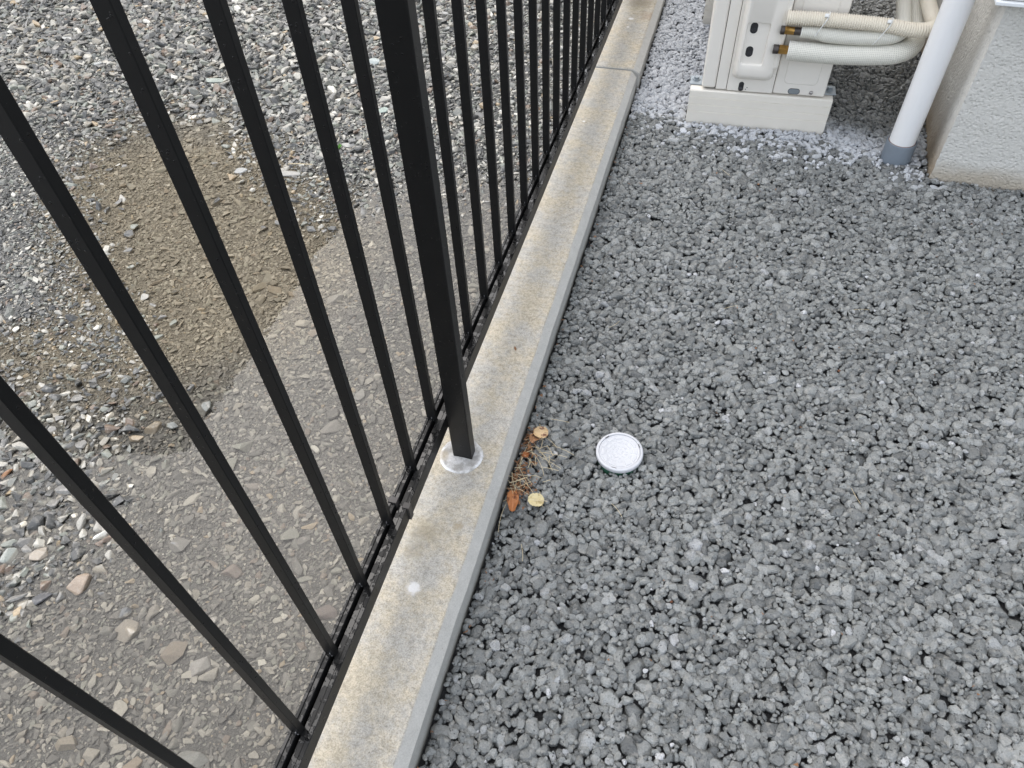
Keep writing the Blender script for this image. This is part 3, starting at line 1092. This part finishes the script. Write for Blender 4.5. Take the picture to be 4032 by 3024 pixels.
def tie(xa, za, ra, xb, zb, rb, label):
    """loop round the hose (a) and the thinner pipe (b)"""
    e = empty("cable_tie", (xa, 1.836, za), 0, label, "cable tie", "cable ties round the hose and pipe")
    A, B = Vector((0, 0, 0)), Vector((xb - xa, 0.002, zb - za))
    ax = (B - A).normalized()
    sidev = Vector((0, -1, 0))
    pts = []
    for k in range(15):
        a = -PI / 2 + PI * k / 14
        pts.append(A + (sidev * math.sin(a) * -1 - ax * math.cos(a)) * (ra + .0012))
    for k in range(15):
        a = -PI / 2 + PI * k / 14
        pts.append(B + (sidev * math.sin(a) + ax * math.cos(a)) * (rb + .0012))
    bm = tube_bm(pts, 0.0011, 6, closed=True)
    bmesh.ops.scale(bm, verts=bm.verts, vec=(1, 1, 1))
    for v in bm.verts:      # flat band: widen along x
        pass
    obj("band", bm, M_tie, e, smooth=True)
    bm = box_bm(-0.004, 0.004, -ra - .0065, -ra + .001, 0.000, 0.0075, 0.0008, 1)
    bmesh.ops.rotate(bm, verts=bm.verts, cent=(0, 0, 0), matrix=Matrix.Rotation(R(-35), 3, 'X'))
    obj("tie_head", bm, M_tie, e)


tie(0.203, 0.2348, 0.0163, 0.190, 0.2045, 0.0150, "white cable tie nearer the outdoor unit")
tie(0.336, 0.2318, 0.0163, 0.322, 0.2030, 0.0172, "white cable tie nearer the house wall")

# ------------------------------------------------------------------ drain lid
LX, LY, LZ = -0.0555, 0.7450, -0.0455
t = NT("lid_plastic")
p = t.ocoord()
t.setp('Base Color', t.mix(t.noise(p, 60, 3), (0.57, 0.575, 0.60), (0.61, 0.615, 0.64)))
t.setp('Roughness', 0.42)
M_lid = t.m
M_green = plain("green_pipe", (0.035, 0.13, 0.08), 0.5, 60, 0.2)
lid = empty("drain_inspection_port", (LX, LY, LZ), R(0), "round pale grey drain cover with ringed raised pattern set in the gravel", "drain cover")
lid.rotation_euler = (R(1.0), R(-1.0), R(-3))
obj("rim", lathe_bm([(0.0355, -0.003), (0.0355, 0.0), (0.036, 0.0006), (0.0388, 0.0006), (0.0400, -0.0004), (0.0405, -0.002), (0.0405, -0.0075), (0.0395, -0.0085)], 64), M_lid, lid, smooth=True)
obj("lid", lathe_bm([(0.0, -0.0010), (0.0330, -0.0010), (0.0337, -0.0006), (0.0344, -0.0006), (0.0350, -0.0012), (0.0350, -0.003)], 64), M_lid, lid, smooth=True)
bm = bmesh.new()
def cell(r0, r1, a0, a1):
    n = 4
    lo, hi = [], []
    for s, rr0, rr1, da, zz in ((0, r0, r1, 0, -0.0018), (1, r0 + .0009, r1 - .0009, 0.0009, -0.0004)):
        pts = [(rr1, a0 + da / rr1 + (a1 - a0 - 2 * da / rr1) * k / n) for k in range(n + 1)] + \
              [(rr0, a1 - da / rr0 - (a1 - a0 - 2 * da / rr0) * k / n) for k in range(n + 1)]
        (lo if s == 0 else hi).extend([(r_ * math.cos(a), r_ * math.sin(a), zz) for r_, a in pts])
    loft_bm([lo, hi], bm)
for r0, r1, n in ((0.0030, 0.0078, 8), (0.0098, 0.0150, 12), (0.0172, 0.0228, 12), (0.0250, 0.0318, 12)):
    for k in range(n):
        a0 = 2 * PI * k / n
        gap = 0.0018
        if n == 12 and r0 > 0.016 and k == 10:
            continue
        cell(r0, r1, a0 + gap / (r0 + r1), a0 + 2 * PI / n - gap / (r0 + r1))
cell(0.0172, 0.0318, 2 * PI * 10 / 12 + .05, 2 * PI * 11 / 12 - .05)
tag(obj("raised_pattern", bm, M_lid, lid), kind='stuff')
for a in (140, 33, 268):
    bm = box_bm(-0.0004, 0.0004, -0.0042, 0.0042, -0.0004, 0.0009)
    bmesh.ops.translate(bm, verts=bm.verts, vec=(0.0357, 0, 0))
    bmesh.ops.rotate(bm, verts=bm.verts, cent=(0, 0, 0), matrix=Matrix.Rotation(R(a), 3, 'Z'))
    obj("pry_slot", bm, M_dark, lid)
obj("collar", lathe_bm([(0.0375, -0.009), (0.0382, -0.010), (0.0382, -0.055), (0.0375, -0.055)], 48), M_green, lid, smooth=True)

# ------------------------------------------------------------------ gravel on the house side
RX0, RX1, RY0, RY1 = -0.225, 1.32, -0.12, 3.25


def right_ok(X, Y, r):
    ok = X > -0.2245 + r * 0.75
    ok &= ~((X > -0.225) & (Y > 1.99) & (X < -0.219 + r * 0.75))
    ok &= np.hypot(X - LX, Y - LY) > 0.0385 + r * 0.55
    ok &= np.hypot(X - 0.4477, Y - 1.785) > 0.034 + r * 0.7
    ca, sa = math.cos(R(2.6)), math.sin(R(2.6))
    dx, dy = X - 0.5195, Y - 1.713
    hx, hy = dx * ca - dy * sa, dx * sa + dy * ca
    ok &= ~((hx > -r * 0.6) & (hy > -r * 0.6))
    for bx, by in ((-0.0728, 1.853), (-0.0885, 2.42)):
        ca, sa = math.cos(R(1.9)), math.sin(R(1.9))
        dx, dy = X - bx, Y - by
        ux, uy = dx * ca + dy * sa, -dx * sa + dy * ca
        ok &= ~((ux > -r * 0.8) & (ux < 0.35 + r * 0.8) & (uy > -r * 0.8) & (uy < 0.077 + r * 0.8))
    ok &= ~((X > 0.62 + (Y - 0.3) * 0.25) & (Y < 1.0))          # well outside the view
    return ok


n = 330000
r = 0.0038 * np.exp(rng.normal(0, 0.46, n))
r = np.clip(r, 0.0020, 0.0140)
X = rng.uniform(RX0, RX1, n)
Y = rng.uniform(RY0, RY1, n)
ok = right_ok(X, Y, r)
cand = np.stack([X, Y, r], -1)[ok]
cand = cand[np.argsort(-cand[:, 2])]
st = pack(cand, RX0, RY0, RX1, RY1, 0.92)
k = len(st)
asp = rng.uniform(0.78, 1.22, k)
flat = rng.uniform(0.6, 1.0, k)
scl = np.stack([st[:, 2] * 1.14 * asp, st[:, 2] * 1.14 / asp, st[:, 2] * flat * 1.1], -1)
rot = np.stack([rng.normal(0, 0.30, k), rng.normal(0, 0.30, k), rng.uniform(0, 2 * PI, k)], -1)
z = right_z(st[:, 0], st[:, 1]) + 0.0015 - scl[:, 2] * 0.8 + np.clip(rng.normal(0, 0.0019, k), -0.004, 0.0035) - np.clip(0.0040 - st[:, 2], 0, 1) * 0.5
tone = rng.beta(2.2, 2.2, k) * 0.95
tone[(rng.random(k) < 0.010) & (st[:, 2] < 0.006)] = 0.98
tone[(rng.random(k) < 0.0015) & (st[:, 2] < 0.0045)] = 1.0
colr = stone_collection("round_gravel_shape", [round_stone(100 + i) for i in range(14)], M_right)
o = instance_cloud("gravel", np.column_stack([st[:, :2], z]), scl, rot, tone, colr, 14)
tag(o, kind='stuff')
N_RIGHT = k

# ------------------------------------------------------------------ the stones of the lot
SINGLES = [  # x, y, half length, half width, turn, colour, label
    (-0.722, 0.259, .023, .021, 20, (.46, .41, .34), "large pale tan stone, biggest in the shallow puddle at lower left"),
    (-0.839, 0.302, .025, .020, 70, (.36, .28, .21), "big brownish tan stone standing dry at the puddle's near left edge"),
    (-0.618, 0.387, .021, .019, 10, (.34, .27, .23), "pinkish brown stone under water between two fence bars"),
    (-0.582, 0.697, .030, .017, 35, (.33, .31, .28), "long flat grey-beige stone under water with a cracked end"),
    (-0.702, 0.294, .016, .012, 80, (.38, .35, .30), "rounded beige stone next to the large pale tan stone"),
    (-0.637, 0.248, .024, .018, 60, (.34, .28, .21), "ochre brown slab stone under water beside a whitish stone"),
    (-0.588, 0.240, .024, .015, 65, (.55, .53, .50), "whitish oblong stone under water next to the ochre slab"),
    (-0.882, 0.268, .020, .014, 30, (.10, .10, .105), "dark slate stone ringed by water at the puddle's left shore"),
    (-0.937, 0.332, .017, .016, 50, (.40, .34, .27), "squarish tan stone standing dry left of the puddle"),
    (-0.986, 0.319, .020, .018, 15, (.40, .42, .38), "pale greenish grey stone at the far left edge"),
    (-1.102, 0.453, .016, .014, 25, (.38, .19, .09), "rust orange stone at the far left edge"),
    (-0.714, 0.093, .020, .016, 15, (.42, .36, .27), "tan stone under water below the lowest fence bar"),
    (-0.535, 0.122, .030, .024, 20, (.33, .34, .32), "broad flat grey slab under water at the bottom edge"),
    (-0.437, 0.362, .024, .014, 10, (.24, .19, .17), "dark reddish brown flat stone under water close to the rail"),
    (-0.606, 0.097, .018, .014, 70, (.43, .34, .24), "upright-edged orange tan stone at the bottom edge"),
    (-0.669, 0.093, .015, .013, 0, (.50, .46, .38), "cream stone pair member at the bottom edge under the bar"),
    (-0.724, 0.407, .022, .018, 75, (.30, .29, .27), "rounded grey stone under water near the pinkish brown one"),
    (-0.605, 0.308, .011, .009, 30, (.74, .71, .66), "small bright white stone breaking the water by a fence bar"),
    (-0.903, 0.608, .022, .015, 60, (.26, .21, .14), "olive brown slab lying in the brown corner of the puddle"),
    (-0.920, 0.581, .020, .012, 5, (.40, .32, .22), "light brown flat stone at the brown corner's lower shore"),
    (-0.558, 0.782, .019, .014, 65, (.42, .41, .38), "rectangular pale slab under the mirrored sky"),
    (-0.665, 0.540, .018, .010, 20, (.34, .30, .26), "slim beige stone under the middle of the mirrored sky"),
    (-0.903, 1.012, .023, .016, 55, (.30, .25, .17), "tallest of three brown stones at the mirrored roof line"),
    (-0.864, 1.013, .026, .014, 160, (.33, .26, .18), "right hand of three brown stones at the mirrored roof line"),
    (-0.878, 0.976, .017, .013, 80, (.27, .24, .18), "lowest of three brown stones at the mirrored roof line"),
    (-0.721, 1.016, .022, .014, 40, (.40, .38, .35), "pale flat stone under the mirrored sky, right of the roof line"),
    (-1.290, 1.416, .016, .010, 10, (.33, .29, .21), "pale brown stone in the upper part of the brown water"),
    (-1.431, 1.280, .014, .013, 60, (.34, .27, .18), "upright brown stone in the left part of the brown water"),
    (-1.074, 1.296, .018, .012, 15, (.34, .31, .22), "olive beige stone near the right shore of the brown water"),
    (-1.025, 1.413, .034, .014, 10, (.40, .385, .35), "long pale stone on the shore with a thin twig above it"),
    (-1.158, 1.401, .022, .015, 20, (.44, .44, .42), "pale stone half out of the water at the upper shore"),
    (-1.023, 1.987, .034, .022, 10, (.43, .48, .46), "large pale bluish green stone behind the post"),
    (-0.891, 1.734, .022, .014, 10, (.40, .47, .42), "pale green stone among the gravel left of the post"),
    (-1.472, 1.813, .036, .014, 15, (.40, .44, .38), "long greenish grey flat stone among the upper gravel"),
    (-0.921, 1.560, .024, .011, 12, (.42, .41, .38), "whitish flat stone beside the small green weed"),
    (-2.080, 1.937, .026, .014, 0, (.55, .55, .52), "white angular stone in the upper left gravel"),
    (-1.877, 1.816, .018, .013, 40, (.50, .50, .47), "pale grey stone in the upper left gravel next to dark slate"),
]
pre = []
for i, (x_, y_, a, b, turn, colr_, lab) in enumerate(SINGLES):
    me = crushed_stone(500 + i, 15)
    o = link_mesh("stone", me, M_stone1)
    zt = float(left_z(np.array([x_]), np.array([y_]))[0])
    hz = min(0.010, b * 0.55)
    o.scale = (a * 0.98, b * 1.02, hz)
    o.rotation_euler = (random.uniform(-.12, .12), random.uniform(-.12, .12), R(turn))
    o.location = (x_, y_, zt + hz * 0.25)
    o.color = (*colr_, 1)
    tag(o, lab, "stone", "larger stones in the gravel lot")
    pre.append((x_, y_, (a + b) / 2 * 0.85))

LX0, LX1, LY0, LY1 = -3.2, -0.362, -0.15, 3.3
n = 520000
X = rng.uniform(LX0, LX1, n)
Y = rng.uniform(LY0, LY1, n)
edge = -0.77 - (Y - 0.046) * (1.805 / 2.143) - 0.32
ok = X > edge
X, Y = X[ok], Y[ok]
n = len(X)
dry = np.clip((Y - 1.25) / 0.6, 0, 1) * np.clip((-X - 0.3) / 0.8, 0.35, 1)
nearl = np.clip((-X - 0.80) / 0.2, 0, 1) * np.clip((0.72 - Y) / 0.2, 0, 1)
med = 0.0025 + 0.0021 * dry + 0.0016 * nearl
r = med * np.exp(rng.normal(0, 0.52, n))
r = np.clip(r, 0.0018, 0.017)
cand = np.stack([X, Y, r], -1)
cand = cand[np.argsort(-cand[:, 2])]
st = pack(cand, LX0, LY0, LX1, LY1, 0.80, premask=pre)
k = len(st)
asp = np.exp(rng.normal(0, 0.22, k))
flat = rng.uniform(0.32, 0.7, k)
scl = np.stack([st[:, 2] * 1.15 * asp, st[:, 2] * 1.15 / asp, st[:, 2] * flat * 1.1], -1)
d = puddle_sd(st[:, 0], st[:, 1])
sub = np.clip(d / 0.14, 0, 1)
tilt = 0.36 - 0.24 * sub
rot = np.stack([rng.normal(0, 1, k) * tilt, rng.normal(0, 1, k) * tilt, rng.uniform(0, 2 * PI, k)], -1)
z = left_z(st[:, 0], st[:, 1]) + scl[:, 2] * (0.30 - 0.08 * sub) + rng.uniform(-0.0012, 0.0016, k) * (1 - 0.6 * sub)
tone = rng.random(k)
coll = stone_collection("crushed_stone_shape", [crushed_stone(300 + i) for i in range(22)], M_left)
o = instance_cloud("lot_gravel", np.column_stack([st[:, :2], z]), scl, rot, tone, coll, 22)
tag(o, kind='stuff')
print("stones", N_RIGHT, k)

# ------------------------------------------------------------------ leaves and litter beside the kerb
def leaf_mat(name, c0, c1, spot):
    t = NT(name)
    p = t.ocoord()
    b_ = t.mix(t.noise(p, 90, 4, .65), c0, c1)
    b_ = t.mix(t.smooth(t.noise(p, 110, 3, .6), 0.58, 0.66), b_, spot)
    b_ = t.mix(t.smooth(t.dist(p, (0.007, -0.002, 0.001)), 0.0045, 0.003), b_, spot)
    vein = t.math('ABSOLUTE', t.xyz(p)[1])
    b_ = t.mix(t.smooth(vein, 0.0009, 0.0003), b_, c1)
    t.setp('Base Color', b_)
    t.setp('Roughness', 0.6)
    t.bump(t.noise(p, 300, 3), 0.3, 0.001)
    return t.m


def leaf(loc, rot, ln, wd, mat, label, curl=0.3, prof=(.3, .75, .95, 1, .95, .75, .3), seed=0):
    bm = bmesh.new()
    nu, nv = 18, 6
    g = []
    for i in range(nu + 1):
        u = i / nu
        t_ = u * (len(prof) - 1)
        j0 = min(len(prof) - 2, int(t_))
        f_ = t_ - j0
        f_ = f_ * f_ * (3 - 2 * f_)
        hw = wd * (prof[j0] * (1 - f_) + prof[j0 + 1] * f_)
        row = []
        for j in range(-nv, nv + 1):
            v = j / nv
            e = 1 + 0.10 * noise.noise(Vector((u * 9, seed, (v > 0) * 5.0))) * abs(v)
            zz = curl * wd * (v * v) + 0.12 * ln * curl * math.sin(u * PI * 1.3 + 0.4) + 0.0022 * noise.noise(Vector((u * 5, v * 3, seed))) + \
                0.0008 * noise.noise(Vector((u * 14, v * 8, seed + 3)))
            row.append(bm.verts.new(((u - 0.5) * ln, hw * v * e, zz)))
        g.append(row)
    for A, B in zip(g, g[1:]):
        for j in range(2 * nv):
            bm.faces.new((A[j], B[j], B[j + 1], A[j + 1]))
    bmesh.ops.recalc_face_normals(bm, faces=bm.faces)
    bmesh.ops.solidify(bm, geom=list(bm.faces), thickness=0.0004)
    o = obj("dry_leaf", bm, mat, smooth=True)
    o.location = loc
    o.rotation_euler = [R(a) for a in rot]
    return tag(o, label, "leaf", "dry leaves beside the kerb")


L_or = leaf_mat("leaf_rust", (0.33, 0.115, 0.035), (0.46, 0.19, 0.07), (0.18, 0.06, 0.02))
L_yel = leaf_mat("leaf_straw", (0.56, 0.47, 0.25), (0.66, 0.57, 0.34), (0.45, 0.36, 0.18))
L_tan = leaf_mat("leaf_tan", (0.55, 0.38, 0.20), (0.66, 0.48, 0.28), (0.2, 0.1, 0.06))
L_brn = leaf_mat("leaf_brown", (0.30, 0.15, 0.07), (0.38, 0.21, 0.11), (0.12, 0.06, 0.03))
leaf((-0.2080, 0.6060, -0.0475), (4, -6, 102), 0.038, 0.0100, L_or, "rust orange elongated dry leaf against the kerb", 0.45, (.45, .62, .8, .95, 1, .95, .8, .45), 1)
leaf((-0.1712, 0.6160, -0.0470), (3, 4, 10), 0.0265, 0.0122, L_yel, "round straw yellow dry leaf lowest in the litter", 0.2, (.35, .8, .97, 1, .98, .85, .4), 2)
leaf((-0.1955, 0.7490, -0.0440), (16, -4, 8), 0.0255, 0.0110, L_tan, "round pale tan dry leaf with dark spot at the top of the litter", 0.45, (.3, .7, .9, 1, 1, .85, .5), 3)
leaf((-0.2020, 0.7370, -0.0480), (-5, 14, 70), 0.0270, 0.0105, L_brn, "brown curled dry leaf tucked under the pale tan leaf", 0.6, (.5, .8, 1, .9, .7, .4), 4)
leaf((-0.2110, 0.7005, -0.0490), (20, 6, 40), 0.0130, 0.0055, L_or, "small orange brown leaf scrap near the middle of the litter", 0.7, (.4, 1, .8, .3), 5)
leaf((-0.2085, 0.7180, -0.0490), (10, 30, 80), 0.0150, 0.0040, L_brn, "narrow dark brown leaf scrap beside the kerb foot", 0.8, (.3, 1, .9, .2), 6)

t = NT("dry_straw")
t.setp('Base Color', t.mix(t.noise(t.ocoord(), 70, 3), (0.45, 0.34, 0.19), (0.70, 0.62, 0.44)))
t.setp('Roughness', 0.6)
M_straw = t.m
t = NT("leaf_crumbs")
t.setp('Base Color', t.mix(t.noise(t.ocoord(), 160, 2), (0.12, 0.055, 0.025), (0.34, 0.17, 0.08)))
t.setp('Roughness', 0.7)
M_crumb = t.m
rs = random.Random(11)
bm = bmesh.new()


def strand(x_, y_, z_, ang, ln, rad, lift=0.01):
    d_ = Vector((math.cos(ang), math.sin(ang), 0))
    s_ = Vector((-d_.y, d_.x, 0))
    bend = rs.uniform(-.07, .07) * ln
    za, zb = rs.uniform(0, lift), rs.uniform(0, lift)
    P = [Vector((x_, y_, z_)) + d_ * (u - .5) * ln + s_ * bend * (1 - (2 * u - 1) ** 2) + Vector((0, 0, za + (zb - za) * u)) for u in (0, .2, .4, .6, .8, 1)]
    tube_bm(P, rad, 4, bm, cap=False)


for _ in range(48):
    y_ = rs.choice((rs.uniform(0.612, 0.66), rs.uniform(0.68, 0.73), rs.uniform(0.61, 0.76)))
    w_ = rs.random() ** 1.5
    x_ = -0.218 + w_ * 0.055
    strand(x_, y_, -0.053, rs.uniform(0, PI), rs.uniform(0.008, 0.034), rs.uniform(0.0003, 0.0006))
for (x_, y_, ang, ln) in ((-0.165, 0.712, 0.02, .05), (-0.185, 0.688, 2.2, .05), (-0.178, 0.70, 2.35, .055), (-0.168, 0.695, -0.4, .05), 
                          (-0.17, 0.785, 0.05, .035), (-0.18, 0.74, -0.6, .045), (-0.15, 0.725, -0.35, .045), (-0.2, 0.645, 2.5, .05), (-0.205, 0.66, 2.2, .05),
                          (-0.2145, 0.58, 1.55, .07), (-0.212, 0.72, 1.45, .06)):
    strand(x_, y_, -0.050, ang, ln, 0.00042, 0.006)
for (x_, y_) in ((0.33, 0.75), (-0.12, 1.05), (0.1, 1.15), (-0.04, 0.63), (0.35, 1.2), (-0.24, 0.53), (0.05, 1.62), (-0.17, 0.52)):
    strand(x_, y_, -0.050, rs.uniform(0, PI), 0.03, 0.0004, 0.003)
tag(obj("straw_litter", bm, M_straw, recalc=False), kind='stuff')
bm = bmesh.new()


def crumb(x_, y_, z_, s):
    vs = [bm.verts.new(Vector((x_, y_, z_)) + Vector((rs.gauss(0, s), rs.gauss(0, s), rs.gauss(0, s * .4)))) for _ in range(4)]
    bm.faces.new((vs[0], vs[1], vs[2]))
    bm.faces.new((vs[0], vs[2], vs[3]))


for _ in range(330):
    y_ = rs.uniform(0.60, 0.76)
    x_ = -0.222 + abs(rs.gauss(0, 1)) * 0.013
    crumb(x_, y_, rs.uniform(-0.056, -0.048), rs.uniform(0.0016, 0.0038))
for _ in range(60):
    y_ = rs.uniform(0.618, 0.66)
    x_ = rs.uniform(-0.215, -0.175)
    crumb(x_, y_, rs.uniform(-0.055, -0.050), rs.uniform(0.0012, 0.003))
for _ in range(90):
    crumb(rs.uniform(-0.2, 0.7), rs.uniform(0.2, 1.7), -0.0525, rs.uniform(0.0010, 0.0026))
for _ in range(70):
    crumb(-0.221 + abs(rs.gauss(0, .006)), rs.uniform(0.15, 1.9), -0.0535, rs.uniform(0.0010, 0.0026))
tag(obj("leaf_crumbs", bm, M_crumb, recalc=False), kind='stuff')

# dark seed on the kerb and a twig and weed among the lot stones
bm = bmesh.new()
prof = [(0.0, -0.006), (0.0010, -0.004), (0.0022, 0.0), (0.0016, 0.004), (0.0, 0.0075)]
lathe_bm(prof, 8, bm=bm)
bmesh.ops.rotate(bm, verts=bm.verts, cent=(0, 0, 0), matrix=Matrix.Rotation(R(82), 3, 'X'))
for v in bm.verts:
    v.co.z *= 0.5
o = obj("seed_husk", bm, M_crumb, smooth=True)
o.location = (-0.2807, 0.896, 0.0012)
o.rotation_euler.z = R(25)
tag(o, "tiny dark dry husk lying on the kerb top", "husk")
o = obj("twig", tube_bm(catmull([(-0.03, 0, 0), (-0.01, .004, .001), (.01, .005, .002), (.035, .008, .002)], 0.005), 0.0012, 6), M_straw, smooth=True)
o.location = (-1.005, 1.436, -0.052)
tag(o, "thin straw coloured twig above the long pale stone on the shore", "twig")
M_weed = plain("weed_green", (0.12, 0.28, 0.05), 0.5, 60, 0.3)
wd = empty("weed", (-0.936, 1.535, -0.058), 0, "tiny bright green weed sprouting in the lot gravel", "weed")
for k in range(7):
    bm = bmesh.new()
    ln, hw = rs.uniform(.010, .016), .0038
    g = [[bm.verts.new((ln * u, hw * math.sin(PI * min(.98, u + .04)) * v, 0.006 * u - 0.004 * u * u + .002 * v * v)) for v in (-1, 0, 1)] for u in (0, .25, .5, .75, 1)]
    for A, B in zip(g, g[1:]):
        for j in range(2):
            bm.faces.new((A[j], B[j], B[j + 1], A[j + 1]))
    lf = obj("leaf", bm, M_weed, wd, smooth=True)
    lf.rotation_euler = (0, R(-rs.uniform(10, 50)), 2 * PI * k / 7 + rs.uniform(-.3, .3))
